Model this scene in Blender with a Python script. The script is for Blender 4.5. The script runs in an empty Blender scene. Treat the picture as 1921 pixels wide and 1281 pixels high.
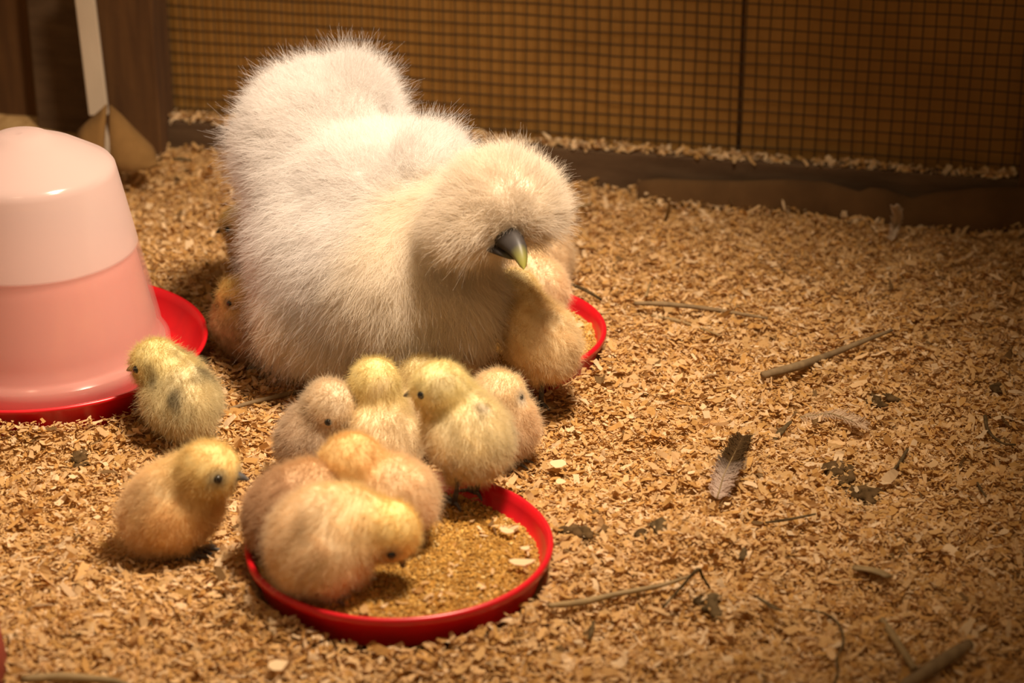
import bpy, math, random
import numpy as np
from mathutils import Vector, Matrix

rng = np.random.default_rng(7)
random.seed(7)
scene = bpy.context.scene
COL = scene.collection

# ------------------------------------------------------------------ camera
FPX, PITCH, CAM_H = 4200.0, math.radians(24.0), 0.89
CX, CY = 960.5, 640.5
cam_data = bpy.data.cameras.new('camera')
cam_data.sensor_fit = 'HORIZONTAL'
cam_data.sensor_width = 36.0
cam_data.lens = FPX / 1921.0 * 36.0
cam_data.clip_start = 0.05
cam_data.dof.use_dof = True
cam_data.dof.focus_distance = 2.0
cam_data.dof.aperture_fstop = 4.8
cam = bpy.data.objects.new('camera', cam_data)
COL.objects.link(cam)
cam.location = (0, 0, CAM_H)
cam.rotation_euler = (math.pi / 2 - PITCH, 0, 0)
scene.camera = cam

# ------------------------------------------------------------------ world, lamps, exposure
world = bpy.data.worlds.new('world')
scene.world = world
world.use_nodes = True
world.node_tree.nodes['Background'].inputs[0].default_value = (1.0, 0.64, 0.33, 1)
world.node_tree.nodes['Background'].inputs[1].default_value = 0.25

def lamp(name, kind, loc, energy, color, size, aim=None, angle=None, blend=1.0):
    d = bpy.data.lights.new(name, kind)
    d.energy = energy
    d.color = color
    d.shadow_soft_size = size
    if kind == 'SPOT':
        d.spot_size = math.radians(angle)
        d.spot_blend = blend
    o = bpy.data.objects.new(name, d)
    COL.objects.link(o)
    o.location = loc
    if aim is not None:
        o.rotation_euler = (Vector(aim) - Vector(loc)).to_track_quat('-Z', 'Y').to_euler()
    return o

# the brooder's heat lamp hanging over the hen
lamp('heat_lamp_light', 'SPOT', (0.17, 1.62, 1.18), 144.0, (1.0, 0.80, 0.60), 0.10,
     aim=(-0.26, 1.90, 0.0), angle=75, blend=1.0)
# a weaker room lamp behind and above the photographer
lamp('room_lamp_light', 'POINT', (-0.45, 0.75, 1.55), 6.0, (1.0, 0.74, 0.48), 0.08)

scene.view_settings.view_transform = 'Standard'
scene.view_settings.look = 'None'
scene.view_settings.gamma = 1.0
scene.view_settings.use_curve_mapping = False
scene.view_settings.exposure = 0.0

# ------------------------------------------------------------------ helpers
SP, CP = math.sin(PITCH), math.cos(PITCH)

def ray(px, py):
    a, b = (px - CX) / FPX, -(py - CY) / FPX
    return np.array([a, CP + b * SP, -SP + b * CP])

def at(px, py, z=0.0):
    """point where the ray of a photo pixel meets the height z"""
    d = ray(px, py)
    return np.array([0, 0, CAM_H]) + d * ((CAM_H - z) / -d[2])

def onY(px, py, Y):
    """point on the ray of a photo pixel at world depth Y"""
    d = ray(px, py)
    return np.array([0, 0, CAM_H]) + d * (Y / d[1])

def mpp(p):
    """metres per photo pixel at point p"""
    v = np.asarray(p) - np.array([0, 0, CAM_H])
    return (v[1] * CP - v[2] * SP) / FPX

def ground(x, y):
    x = np.asarray(x, float); y = np.asarray(y, float)
    g = 0.0035 * np.sin(11 * x + 3 * y + 1.0) + 0.003 * np.sin(17 * y - 6 * x + 0.4) \
        + 0.002 * np.sin(31 * x + 23 * y) + 0.0015 * np.sin(47 * y - 39 * x + 2.0)
    # litter banked up along the back wall
    w = (y - (2.452 - 0.212 * x)) + 0.13
    g = g + 0.020 * np.clip(w / 0.13, 0, 1.3) ** 2 * np.clip(0.75 - 1.6 * x, 0.0, 1.3)
    m = np.clip((x - 0.02) / 0.12, 0, 1)
    g = g + m * (0.0045 * np.sin(52 * x + 18 * y) * np.sin(44 * y - 21 * x) + 0.003 * np.sin(83 * x - 35 * y + 1) * np.sin(71 * y + 30 * x))
    # litter pushed up against the dishes and the drinker tray
    for (a, b, rad, up) in ((-0.0885, 1.5447, 0.1206, 0.012), (-0.0283, 1.966, 0.1185, 0.008), (-0.4435, 1.921, 0.1555, 0.015)):
        e = np.hypot(x - a, y - b) - rad
        g = np.where(e < -0.004, -0.008, g + up * np.exp(-np.clip(e, 0, 1) ** 2 / 0.028 ** 2))
    # scratched heap towards the lower right
    g = g + 0.012 * np.exp(-(((x - 0.13) / 0.05) ** 2 + ((y - 1.575) / 0.03) ** 2))
    g = g + 0.010 * np.exp(-(((x - 0.20) / 0.06) ** 2 + ((y - 1.72) / 0.05) ** 2))
    return g

def mat(name):
    m = bpy.data.materials.new(name)
    m.use_nodes = True
    nt = m.node_tree
    nt.nodes.clear()
    out = nt.nodes.new('ShaderNodeOutputMaterial')
    return m, nt, out

def N(nt, kind, **inp):
    n = nt.nodes.new(kind)
    for k, v in inp.items():
        n.inputs[k.replace('_', ' ')].default_value = v
    return n

def principled(name, color, rough=0.6, noise=None, bump=None, spec=0.4, sss=0.0, coat=0.0):
    """noise = (scale, second colour, (stretch xyz)); bump = (scale, strength, distance)"""
    m, nt, out = mat(name)
    p = nt.nodes.new('ShaderNodeBsdfPrincipled')
    p.inputs['Base Color'].default_value = (*color, 1)
    p.inputs['Roughness'].default_value = rough
    p.inputs['Specular IOR Level'].default_value = spec
    p.inputs['Coat Weight'].default_value = coat
    if sss:
        p.inputs['Subsurface Weight'].default_value = sss
        p.inputs['Subsurface Scale'].default_value = 0.01
    nt.links.new(p.outputs[0], out.inputs[0])
    tc = nt.nodes.new('ShaderNodeTexCoord')
    if noise:
        mp = nt.nodes.new('ShaderNodeMapping')
        mp.inputs['Scale'].default_value = noise[2] if len(noise) > 2 else (1, 1, 1)
        nt.links.new(tc.outputs['Object'], mp.inputs[0])
        nz = nt.nodes.new('ShaderNodeTexNoise')
        nz.inputs['Scale'].default_value = noise[0]
        nz.inputs['Detail'].default_value = 6
        nt.links.new(mp.outputs[0], nz.inputs['Vector'])
        rp = nt.nodes.new('ShaderNodeValToRGB')
        rp.color_ramp.elements[0].position = 0.35
        rp.color_ramp.elements[1].position = 0.68
        rp.color_ramp.elements[0].color = (*color, 1)
        rp.color_ramp.elements[1].color = (*noise[1], 1)
        nt.links.new(nz.outputs['Fac'], rp.inputs[0])
        nt.links.new(rp.outputs[0], p.inputs['Base Color'])
    if bump:
        nz2 = nt.nodes.new('ShaderNodeTexNoise')
        nz2.inputs['Scale'].default_value = bump[0]
        nz2.inputs['Detail'].default_value = 5
        nt.links.new(tc.outputs['Object'], nz2.inputs['Vector'])
        bp = nt.nodes.new('ShaderNodeBump')
        bp.inputs['Strength'].default_value = bump[1]
        bp.inputs['Distance'].default_value = bump[2]
        nt.links.new(nz2.outputs['Fac'], bp.inputs['Height'])
        nt.links.new(bp.outputs[0], p.inputs['Normal'])
    return m

def attr_material(name, rough=0.8, translucent=0.0, gain=1.0, spec=0.2):
    """colour from the attribute fcol"""
    m, nt, out = mat(name)
    a = nt.nodes.new('ShaderNodeAttribute')
    a.attribute_name = 'fcol'
    if translucent > 0:
        d = nt.nodes.new('ShaderNodeBsdfDiffuse')
        t = nt.nodes.new('ShaderNodeBsdfTranslucent')
        mx = nt.nodes.new('ShaderNodeMixShader')
        mx.inputs[0].default_value = translucent
        nt.links.new(a.outputs['Color'], d.inputs['Color'])
        nt.links.new(a.outputs['Color'], t.inputs['Color'])
        nt.links.new(d.outputs[0], mx.inputs[1])
        nt.links.new(t.outputs[0], mx.inputs[2])
        nt.links.new(mx.outputs[0], out.inputs[0])
    else:
        p = nt.nodes.new('ShaderNodeBsdfPrincipled')
        p.inputs['Roughness'].default_value = rough
        p.inputs['Specular IOR Level'].default_value = spec
        nt.links.new(a.outputs['Color'], p.inputs['Base Color'])
        nt.links.new(p.outputs[0], out.inputs[0])
    return m

def tag(o, label=None, cat=None, group=None, kind=None):
    if label: o['label'] = label
    if cat: o['category'] = cat
    if group: o['group'] = group
    if kind: o['kind'] = kind
    return o

def empty(name, loc, label=None, cat=None, group=None, kind=None):
    o = bpy.data.objects.new(name, None)
    o.empty_display_size = 0.02
    COL.objects.link(o)
    o.location = loc
    return tag(o, label, cat, group, kind)

def link(name, data, material, parent=None, base=None):
    o = bpy.data.objects.new(name, data)
    COL.objects.link(o)
    if material is not None:
        data.materials.append(material)
    if parent is not None:
        o.parent = parent
    elif base is not None:
        o.location = base
    return o

def big_mesh(name, V, F, smooth=True, colors=None):
    """V (n,3); F (m,k) all faces with the same number of corners; colors (n,3) per vertex"""
    V = np.asarray(V, np.float32); F = np.asarray(F, np.int32)
    me = bpy.data.meshes.new(name)
    me.vertices.add(len(V)); me.vertices.foreach_set('co', V.ravel())
    k = F.shape[1]
    me.loops.add(F.size); me.loops.foreach_set('vertex_index', F.ravel())
    me.polygons.add(len(F))
    me.polygons.foreach_set('loop_start', np.arange(0, F.size, k, dtype=np.int32))
    me.polygons.foreach_set('use_smooth', np.full(len(F), smooth))
    if colors is not None:
        a = me.attributes.new('fcol', 'FLOAT_COLOR', 'POINT')
        c = np.ones((len(V), 4), np.float32); c[:, :3] = colors
        a.data.foreach_set('color', c.ravel())
    me.update(calc_edges=True)
    me.validate()
    return me

class MB:
    """collects polygons into one mesh"""
    def __init__(s): s.v, s.f = [], []
    def add(s, V, F):
        o = len(s.v); s.v += [tuple(map(float, p)) for p in V]; s.f += [tuple(i + o for i in f) for f in F]
        return s
    def box(s, c, size, R=None):
        h = np.array(size) / 2
        V = [np.array([x, y, z]) * h for x in (-1, 1) for y in (-1, 1) for z in (-1, 1)]
        if R is not None: V = [R @ p for p in V]
        V = [p + np.array(c) for p in V]
        return s.add(V, [(0, 1, 3, 2), (4, 6, 7, 5), (0, 4, 5, 1), (2, 3, 7, 6), (0, 2, 6, 4), (1, 5, 7, 3)])
    def tube(s, pts, rad, n=8, cap=True, flat=1.0):
        pts = [np.array(p, float) for p in pts]
        rad = [rad] * len(pts) if np.isscalar(rad) else rad
        V, F = [], []
        up = np.array([0.12, 0.2, 1.0])
        for i, p in enumerate(pts):
            d = pts[min(i + 1, len(pts) - 1)] - pts[max(i - 1, 0)]
            d = d / (np.linalg.norm(d) + 1e-9)
            a = np.cross(d, up); a /= np.linalg.norm(a) + 1e-9
            b = np.cross(a, d)
            for k in range(n):
                t = 2 * math.pi * k / n
                V.append(p + rad[i] * (a * math.cos(t) + b * math.sin(t) * flat))
        for i in range(len(pts) - 1):
            for k in range(n):
                k2 = (k + 1) % n
                F.append((i * n + k, i * n + k2, (i + 1) * n + k2, (i + 1) * n + k))
        if cap:
            F.append(tuple(range(n))[::-1]); F.append(tuple((len(pts) - 1) * n + k for k in range(n)))
        return s.add(V, F)
    def lathe(s, prof, c, n=96, closed=False):
        V, F = [], []
        for r, z in prof:
            for k in range(n):
                t = 2 * math.pi * k / n
                V.append((c[0] + r * math.cos(t), c[1] + r * math.sin(t), c[2] + z))
        m = len(prof)
        for i in range(m - 1 + (1 if closed else 0)):
            j = (i + 1) % m
            for k in range(n):
                k2 = (k + 1) % n
                F.append((i * n + k, i * n + k2, j * n + k2, j * n + k))
        return s.add(V, F)
    def build(s, name, material, parent=None, base=None, smooth=False):
        off = np.array(parent.location if parent is not None else (base if base is not None else (0, 0, 0)))
        if parent is not None and parent.parent is not None:
            off = off + np.array(parent.parent.location)
        me = bpy.data.meshes.new(name)
        me.from_pydata([tuple(np.array(p) - off) for p in s.v], [], s.f)
        if smooth: me.polygons.foreach_set('use_smooth', np.full(len(me.polygons), True))
        me.update()
        return link(name, me, material, parent, base)

def bevel(o, w, seg=2):
    b = o.modifiers.new('bevel', 'BEVEL'); b.width = w; b.segments = seg; b.limit_method = 'ANGLE'
    return o

def unit(v):
    v = np.asarray(v, float); return v / (np.linalg.norm(v) + 1e-12)

def azv(az, pitch=0):
    a, p = math.radians(az), math.radians(pitch)
    return np.array([math.cos(a) * math.cos(p), math.sin(a) * math.cos(p), math.sin(p)])

# ------------------------------------------------------------------ signed distance bodies
def frame(u):
    u = unit(u); s = unit(np.cross([0, 0, 1.0], u)); w = np.cross(u, s)
    return np.stack([u, s, w])            # rows: forward, side, up

def ell(c, r, R=None, **k):
    return dict(t='e', c=np.asarray(c, float), r=np.asarray(r, float), R=np.eye(3) if R is None else R, **k)

def cone(a, b, ra, rb, **k):
    return dict(t='c', a=np.asarray(a, float), b=np.asarray(b, float), ra=ra, rb=rb, **k)

def pd(p, X):
    if p['t'] == 'e':
        q = (X - p['c']) @ p['R'].T
        k0 = np.linalg.norm(q / p['r'], axis=1); k1 = np.linalg.norm(q / p['r'] ** 2, axis=1)
        return k0 * (k0 - 1) / (k1 + 1e-9)
    ab = p['b'] - p['a']; t = np.clip(((X - p['a']) @ ab) / (ab @ ab), 0, 1)
    return np.linalg.norm(X - p['a'] - t[:, None] * ab, axis=1) - (p['ra'] + (p['rb'] - p['ra']) * t)

def sdf(prims, X, k):
    d = None
    for p in prims:
        e = pd(p, X)
        if d is None: d = e
        else:
            q = p.get('k', k)
            h = np.clip(0.5 + 0.5 * (d - e) / q, 0, 1)
            d = d * (1 - h) + e * h - q * h * (1 - h)
    return d

def grad(prims, X, k):
    e = 5e-4; g = np.zeros_like(X)
    for i in range(3):
        o = np.zeros(3); o[i] = e
        g[:, i] = sdf(prims, X + o, k) - sdf(prims, X - o, k)
    return g / (np.linalg.norm(g, axis=1, keepdims=True) + 1e-12)

def weights(prims, X, s):
    d = np.stack([pd(p, X) for p in prims], 1)
    w = np.exp(-(d - d.min(1, keepdims=True)) / s)
    return w / w.sum(1, keepdims=True)

def surface_nets(prims, k, h):
    lo = np.full(3, 1e9); hi = np.full(3, -1e9)
    for p in prims:
        if p['t'] == 'e':
            m = p['r'].max(); lo = np.minimum(lo, p['c'] - m); hi = np.maximum(hi, p['c'] + m)
        else:
            m = max(p['ra'], p['rb'])
            lo = np.minimum(lo, np.minimum(p['a'], p['b']) - m); hi = np.maximum(hi, np.maximum(p['a'], p['b']) + m)
    lo = lo - 3 * h; hi = hi + 3 * h
    n = np.ceil((hi - lo) / h).astype(int) + 1
    ax = [lo[i] + h * np.arange(n[i]) for i in range(3)]
    G = np.stack(np.meshgrid(*ax, indexing='ij'), -1)
    D = sdf(prims, G.reshape(-1, 3), k).reshape(n)
    c = n - 1
    acc = np.zeros((*c, 3)); cnt = np.zeros(c)
    idx = [(i, j, l) for i in (0, 1) for j in (0, 1) for l in (0, 1)]
    def corner(o): return D[o[0]:o[0] + c[0], o[1]:o[1] + c[1], o[2]:o[2] + c[2]]
    for a in idx:
        for axis in range(3):
            if a[axis]: continue
            b = list(a); b[axis] = 1
            da, db = corner(a), corner(b)
            m = (da < 0) != (db < 0)
            t = np.where(m, da / np.where(m, da - db, 1), 0)
            off = np.zeros((*c, 3)); off[...] = a; off[..., axis] = t
            acc[m] += off[m]; cnt[m] += 1
    ok = cnt > 0
    ids = -np.ones(c, int); ids[ok] = np.arange(ok.sum())
    V = lo + h * (np.argwhere(ok) + acc[ok] / cnt[ok][:, None])
    F = []
    S = D < 0
    for axis in range(3):
        o1, o2 = [(1, 2), (2, 0), (0, 1)][axis]
        sl = [slice(1, -1)] * 3; sl[axis] = slice(0, -1)
        sl2 = [slice(1, -1)] * 3; sl2[axis] = slice(1, None)
        A, B = S[tuple(sl)], S[tuple(sl2)]
        for flip, M in ((False, A & ~B), (True, ~A & B)):
            P = np.argwhere(M)
            P += np.array([0 if i == axis else 1 for i in range(3)])
            q = []
            for d1, d2 in ((-1, -1), (0, -1), (0, 0), (-1, 0)):
                Q = P.copy(); Q[:, o1] += d1; Q[:, o2] += d2
                q.append(ids[Q[:, 0], Q[:, 1], Q[:, 2]])
            q = np.stack(q, 1)
            F.append(q[:, ::-1] if flip else q)
    F = np.concatenate(F)
    return V, F[(F >= 0).all(1)]

def wobble(X, scale, seed):
    r = np.random.default_rng(seed); s = 0
    for i in range(5):
        s = s + np.sin(X @ (r.normal(size=3) * scale * (1 + 0.5 * i)) + r.uniform(0, 6.28)) / (1 + 0.5 * i)
    return s / 2.2

def blend(prims, W, key, default):
    A = np.array([p.get(key, default) for p in prims], float)
    return W @ A

def make_fur(name, parent, prims, kk, V, F, n_clump, per, clump_r, radius, material, colfun, seed,
             segs=5, lenfun=None, pinch=0.6, rough=0.25, sag=0.15, wave=0.2, scale=1.0):
    r = np.random.default_rng(seed)
    a, b, c, d = (V[F[:, i]] for i in range(4))
    area = np.linalg.norm(np.cross(c - a, d - b), axis=1)
    f = r.choice(len(F), n_clump, p=area / area.sum())
    u, v = r.uniform(size=(2, n_clump, 1))
    R0 = (a[f] * (1 - u) + b[f] * u) * (1 - v) + (d[f] * (1 - u) + c[f] * u) * v
    nn = grad(prims, R0, kk)
    W = weights(prims, R0, 0.006)
    flow = blend(prims, W, 'flow', (0, 0, -1))
    cen = np.array([p.get('radial', (0, 0, 0)) for p in prims], float)
    rw = np.array([1.0 if 'radial' in p else 0.0 for p in prims])
    fl = np.zeros_like(R0)
    for i in range(len(prims)):
        if rw[i]:
            q = R0 - cen[i]; q /= np.linalg.norm(q, axis=1, keepdims=True) + 1e-9
            fl += W[:, i:i + 1] * q
    flow = flow * (1 - (W * rw).sum(1, keepdims=True)) + fl
    ft = flow - (flow * nn).sum(1, keepdims=True) * nn
    ft /= np.linalg.norm(ft, axis=1, keepdims=True) + 0.25
    lift = blend(prims, W, 'lift', 0.6)[:, None]
    L = scale * blend(prims, W, 'len', 0.01) * r.uniform(0.65, 1.15, n_clump)
    if lenfun is not None: L = L * lenfun(R0)
    D0 = nn * lift + ft + r.normal(size=R0.shape) * rough
    D0 /= np.linalg.norm(D0, axis=1, keepdims=True)
    tot = n_clump * per
    rep = lambda x: np.repeat(x, per, axis=0)
    off = r.normal(size=(tot, 3)) * clump_r
    Nn = rep(nn)
    off -= (off * Nn).sum(1, keepdims=True) * Nn
    root = rep(R0) + off
    root -= (sdf(prims, root, kk)[:, None] + 0.0015) * Nn
    off = root - rep(R0)
    Ls = rep(L)[:, None] * r.uniform(0.6, 1.1, (tot, 1))
    Dd = rep(D0) + r.normal(size=(tot, 3)) * rough * 0.5
    curl = r.normal(size=(tot, 3)) * wave * rep(blend(prims, W, 'wv', 1.0))[:, None]
    P = np.zeros((tot, segs, 3), np.float32)
    for i in range(segs):
        s = i / (segs - 1)
        P[:, i] = rep(R0) + off * (1 - pinch * s) + Dd * Ls * s + curl * Ls * s * s
        P[:, i, 2] -= (sag * Ls * s * s)[:, 0]
    cu = bpy.data.hair_curves.new(name)
    cu.add_curves([segs] * tot)
    base = np.array(parent.location)
    cu.position_data.foreach_set('vector', (P - base.astype(np.float32)).ravel())
    ra = cu.attributes.new('radius', 'FLOAT', 'POINT') if 'radius' not in cu.attributes else cu.attributes['radius']
    prof = radius * np.linspace(1.0, 0.25, segs)
    ra.data.foreach_set('value', np.tile(prof, tot).astype(np.float32))
    ca = cu.attributes.new('fcol', 'FLOAT_COLOR', 'CURVE')
    C = np.ones((tot, 4), np.float32)
    C[:, :3] = np.clip(colfun(root, weights(prims, root, 0.006)) * r.uniform(0.88, 1.08, (tot, 1)), 0, 0.97)
    ca.data.foreach_set('color', C.ravel())
    return link(name, cu, material, parent)

# ------------------------------------------------------------------ materials
M = {}
M['litter'] = principled('packed_litter', (0.36, 0.21, 0.075), 0.9, noise=(90, (0.54, 0.35, 0.15)), bump=(160, 0.8, 0.004))
M['shaving'] = attr_material('pine_shaving', translucent=0.38)
M['feed'] = attr_material('feed_crumb', rough=0.85)
M['red'] = principled('red_plastic', (0.62, 0.006, 0.012), 0.32, noise=(40, (0.50, 0.006, 0.014)), spec=0.5)
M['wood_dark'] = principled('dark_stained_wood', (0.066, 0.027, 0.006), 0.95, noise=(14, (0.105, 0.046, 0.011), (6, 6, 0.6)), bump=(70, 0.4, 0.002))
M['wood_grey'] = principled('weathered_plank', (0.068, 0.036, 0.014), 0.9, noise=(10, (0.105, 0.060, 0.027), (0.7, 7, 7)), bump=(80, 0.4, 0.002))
M['panel'] = principled('brown_hardboard', (0.27, 0.127, 0.021), 0.75, noise=(9, (0.34, 0.165, 0.031)), bump=(120, 0.15, 0.001))
M['wire'] = principled('shaded_wire', (0.040, 0.024, 0.009), 0.6)  # galvanized wire, its shade put into the dark brown colour
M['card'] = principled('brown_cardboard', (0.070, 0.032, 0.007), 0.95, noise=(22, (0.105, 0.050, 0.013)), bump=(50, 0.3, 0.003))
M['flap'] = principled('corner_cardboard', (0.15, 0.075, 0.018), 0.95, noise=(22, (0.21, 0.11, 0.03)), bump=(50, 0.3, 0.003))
M['white_paint'] = principled('chipped_white_paint', (0.52, 0.43, 0.32), 0.6, noise=(18, (0.42, 0.33, 0.24), (1, 1, 0.3)))
M['plumage'] = attr_material('white_plumage', translucent=0.45)
M['down'] = attr_material('chick_down', translucent=0.45)
M['skin'] = attr_material('bird_skin', rough=0.7)
M['leg'] = principled('slate_leg_skin', (0.055, 0.052, 0.055), 0.55, noise=(300, (0.10, 0.09, 0.085)))
M['eye'] = principled('black_eye', (0.006, 0.005, 0.005), 0.08, spec=0.8)
M['beak'] = attr_material('horn_beak', rough=0.48, spec=0.35)
M['straw'] = principled('dry_straw', (0.30, 0.20, 0.085), 0.7, noise=(60, (0.19, 0.125, 0.05), (1, 1, 1)))
M['twig'] = principled('brown_twig', (0.15, 0.095, 0.042), 0.8, noise=(80, (0.24, 0.16, 0.075)), bump=(200, 0.5, 0.001))
M['dung'] = principled('dried_droppings', (0.052, 0.030, 0.011), 0.9, noise=(120, (0.12, 0.070, 0.029)), bump=(150, 0.9, 0.004), spec=0.05)
M['dark_bit'] = principled('dark_chip', (0.06, 0.038, 0.016), 0.9, noise=(150, (0.12, 0.078, 0.035)), spec=0.05)
M['water'] = principled('pink_water', (0.57, 0.345, 0.305), 0.35)
_w = M['water'].node_tree.nodes['Principled BSDF']
_w.inputs['Subsurface Weight'].default_value = 0.5; _w.inputs['Subsurface Scale'].default_value = 0.07; _w.inputs['Subsurface Radius'].default_value = (1.0, 0.5, 0.4)
M['bucket'] = principled('dull_red_bucket', (0.23, 0.035, 0.02), 0.6)

def jar_material():
    m, nt, out = mat('frosted_plastic')
    d = N(nt, 'ShaderNodeBsdfDiffuse', Color=(0.80, 0.67, 0.63, 1))
    t = N(nt, 'ShaderNodeBsdfTranslucent', Color=(0.80, 0.67, 0.63, 1))
    tr = N(nt, 'ShaderNodeBsdfTransparent', Color=(1.0, 0.89, 0.87, 1))
    g = N(nt, 'ShaderNodeBsdfGlossy', Color=(1, 1, 1, 1), Roughness=0.16)
    a = N(nt, 'ShaderNodeMixShader'); a.inputs[0].default_value = 0.42
    b = N(nt, 'ShaderNodeMixShader')
    # frosted plastic turns clearer where water wets it from inside
    tc = nt.nodes.new('ShaderNodeTexCoord'); sx = nt.nodes.new('ShaderNodeSeparateXYZ')
    mr = nt.nodes.new('ShaderNodeMapRange')
    mr.inputs['From Min'].default_value = 0.1305; mr.inputs['From Max'].default_value = 0.1335
    mr.inputs['To Min'].default_value = 0.87; mr.inputs['To Max'].default_value = 0.45
    nt.links.new(tc.outputs['Object'], sx.inputs[0]); nt.links.new(sx.outputs['Z'], mr.inputs['Value'])
    nt.links.new(mr.outputs[0], b.inputs[0])
    c = N(nt, 'ShaderNodeMixShader')
    fw = N(nt, 'ShaderNodeLayerWeight', Blend=0.5)
    pw = nt.nodes.new('ShaderNodeMath'); pw.operation = 'POWER'; pw.inputs[1].default_value = 4.0
    lw = nt.nodes.new('ShaderNodeMath'); lw.operation = 'MULTIPLY_ADD'; lw.inputs[1].default_value = 0.22; lw.inputs[2].default_value = 0.03
    nt.links.new(fw.outputs['Facing'], pw.inputs[0]); nt.links.new(pw.outputs[0], lw.inputs[0])
    nt.links.new(d.outputs[0], a.inputs[1]); nt.links.new(t.outputs[0], a.inputs[2])
    nt.links.new(a.outputs[0], b.inputs[1]); nt.links.new(tr.outputs[0], b.inputs[2])
    nt.links.new(lw.outputs[0], c.inputs[0])
    nt.links.new(b.outputs[0], c.inputs[1]); nt.links.new(g.outputs[0], c.inputs[2])
    nt.links.new(c.outputs[0], out.inputs[0])
    return m
M['jar'] = jar_material()

# ------------------------------------------------------------------ floor
xs = np.linspace(-1.5, 1.5, 201); ys = np.linspace(0.5, 2.95, 165)
GX, GY = np.meshgrid(xs, ys, indexing='ij')
GZ = ground(GX, GY) - 0.004
Vg = np.stack([GX, GY, GZ], -1).reshape(-1, 3)
ii = np.arange(200 * 164); i0 = (ii // 164) * 165 + ii % 164
fl = link('floor', big_mesh('floor', Vg, np.stack([i0, i0 + 165, i0 + 166, i0 + 1], 1)), M['litter'])
tag(fl, 'pen floor of packed tan litter under the shavings', 'floor', kind='structure')

# ------------------------------------------------------------------ back wall
A = np.array([-0.405, 2.537, 0.0]); B = np.array([0.556, 2.334, 0.0])
wd = unit(B - A); wn = np.array([wd[1], -wd[0], 0.0])          # along the wall, towards the camera
WL = float(np.linalg.norm(B - A))
Rw = np.stack([wd, -wn, np.array([0, 0, 1.0])], 1)
def wp(s, off, z):                                              # s along wall, off towards camera
    return A + wd * s + wn * off + np.array([0, 0, z])

wall = empty('wall_back', wp(WL / 2, -0.03, 0), 'brown hardboard back wall of the pen behind the wire', 'wall', kind='structure')
s_seam = 0.0
pj = at(1380, 290, 0.05)
s_seam = float((pj - A) @ wd)
for s0, s1 in ((-0.30, s_seam - 0.002), (s_seam + 0.002, WL + 0.02)):
    b = MB().box(wp((s0 + s1) / 2, -0.034, 0.35), (s1 - s0, 0.008, 0.76), Rw).build('panel', M['panel'], wall)
    bevel(b, 0.001)
MB().box(wp(s_seam, -0.044, 0.35), (0.03, 0.010, 0.76), Rw).build('batten', M['wood_dark'], wall)

plank = MB().box(wp(WL / 2 + 0.0, 0.0, 0.012), (WL + 0.02, 0.024, 0.076), Rw).build('trim_1', M['wood_grey'], base=tuple(wp(WL / 2, 0, -0.026)))
bevel(plank, 0.002)
tag(plank, 'weathered brown plank along the foot of the wire wall', 'plank', kind='structure')

# welded wire in front of the hardboard
wm = MB()
sp = 0.0138
nv = int(WL / sp) + 1
def wire(p, q, n=5, rad=0.00080, j=0.0006):
    pts = []
    for i in range(n):
        t = i / (n - 1); pts.append(p + (q - p) * t + rng.normal(size=3) * j * np.array([1, 1, 1]))
    wm.tube(pts, rad, n=4, cap=False)
for i in range(nv):
    s = i * sp
    wire(wp(s, -0.0145, 0.03), wp(s, -0.0145, 0.62), 9)
for j in range(int(0.58 / sp)):
    z = 0.045 + j * sp
    wire(wp(-0.005, -0.0157, z), wp(WL + 0.005, -0.0157, z), 25)
mesh_o = wm.build('wire_mesh', M['wire'], base=tuple(wp(WL / 2, -0.015, 0.03)))
tag(mesh_o, 'square welded wire mesh stretched across the back wall', 'wire mesh')

# timber on the left of the wire, and the far corner on the right
def timber(name, s0, s1, off, th, z1, material, label, cat, tilt=0.0):
    c = wp((s0 + s1) / 2, off, z1 / 2 - 0.02)
    Rt = Rw @ np.array([[math.cos(tilt), 0, math.sin(tilt)], [0, 1, 0], [-math.sin(tilt), 0, math.cos(tilt)]])
    o = MB().box(c, (s1 - s0, th, z1), Rt).build(name, material, base=(c[0], c[1], 0))
    bevel(o, 0.003)
    tag(o, label, cat)
    return o
def s_of(px, py, z):
    return float((at(px, py, z) - A) @ wd)
sA = s_of(325, 270, 0.0); sB = s_of(196, 255, 0.02)
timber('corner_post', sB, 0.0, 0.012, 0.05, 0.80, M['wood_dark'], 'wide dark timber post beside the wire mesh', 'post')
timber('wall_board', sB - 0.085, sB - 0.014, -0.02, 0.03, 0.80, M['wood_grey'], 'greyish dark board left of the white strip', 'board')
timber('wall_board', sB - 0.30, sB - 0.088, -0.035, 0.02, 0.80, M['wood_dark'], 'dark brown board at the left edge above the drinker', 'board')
timber('corner_post', WL + 0.004, WL + 0.05, -0.004, 0.04, 0.80, M['wood_dark'], 'dark narrow post where the wire mesh ends', 'post')
q0 = wp(WL + 0.03, 0.0, 0); q1 = q0 + np.array([0.30, -0.95, 0]) * 0.8
dq = unit(q1 - q0); Rq = np.stack([dq, np.array([-dq[1], dq[0], 0]), np.array([0, 0, 1.0])], 1)
wr = MB().box((q0 + q1) / 2 + np.array([0.025, 0, 0.33]), (0.8, 0.02, 0.76), Rq).build('wall_right', M['wood_dark'], base=tuple((q0 + q1) / 2))
tag(wr, 'dark timber side wall at the right of the pen', 'wall', kind='structure')

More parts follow.
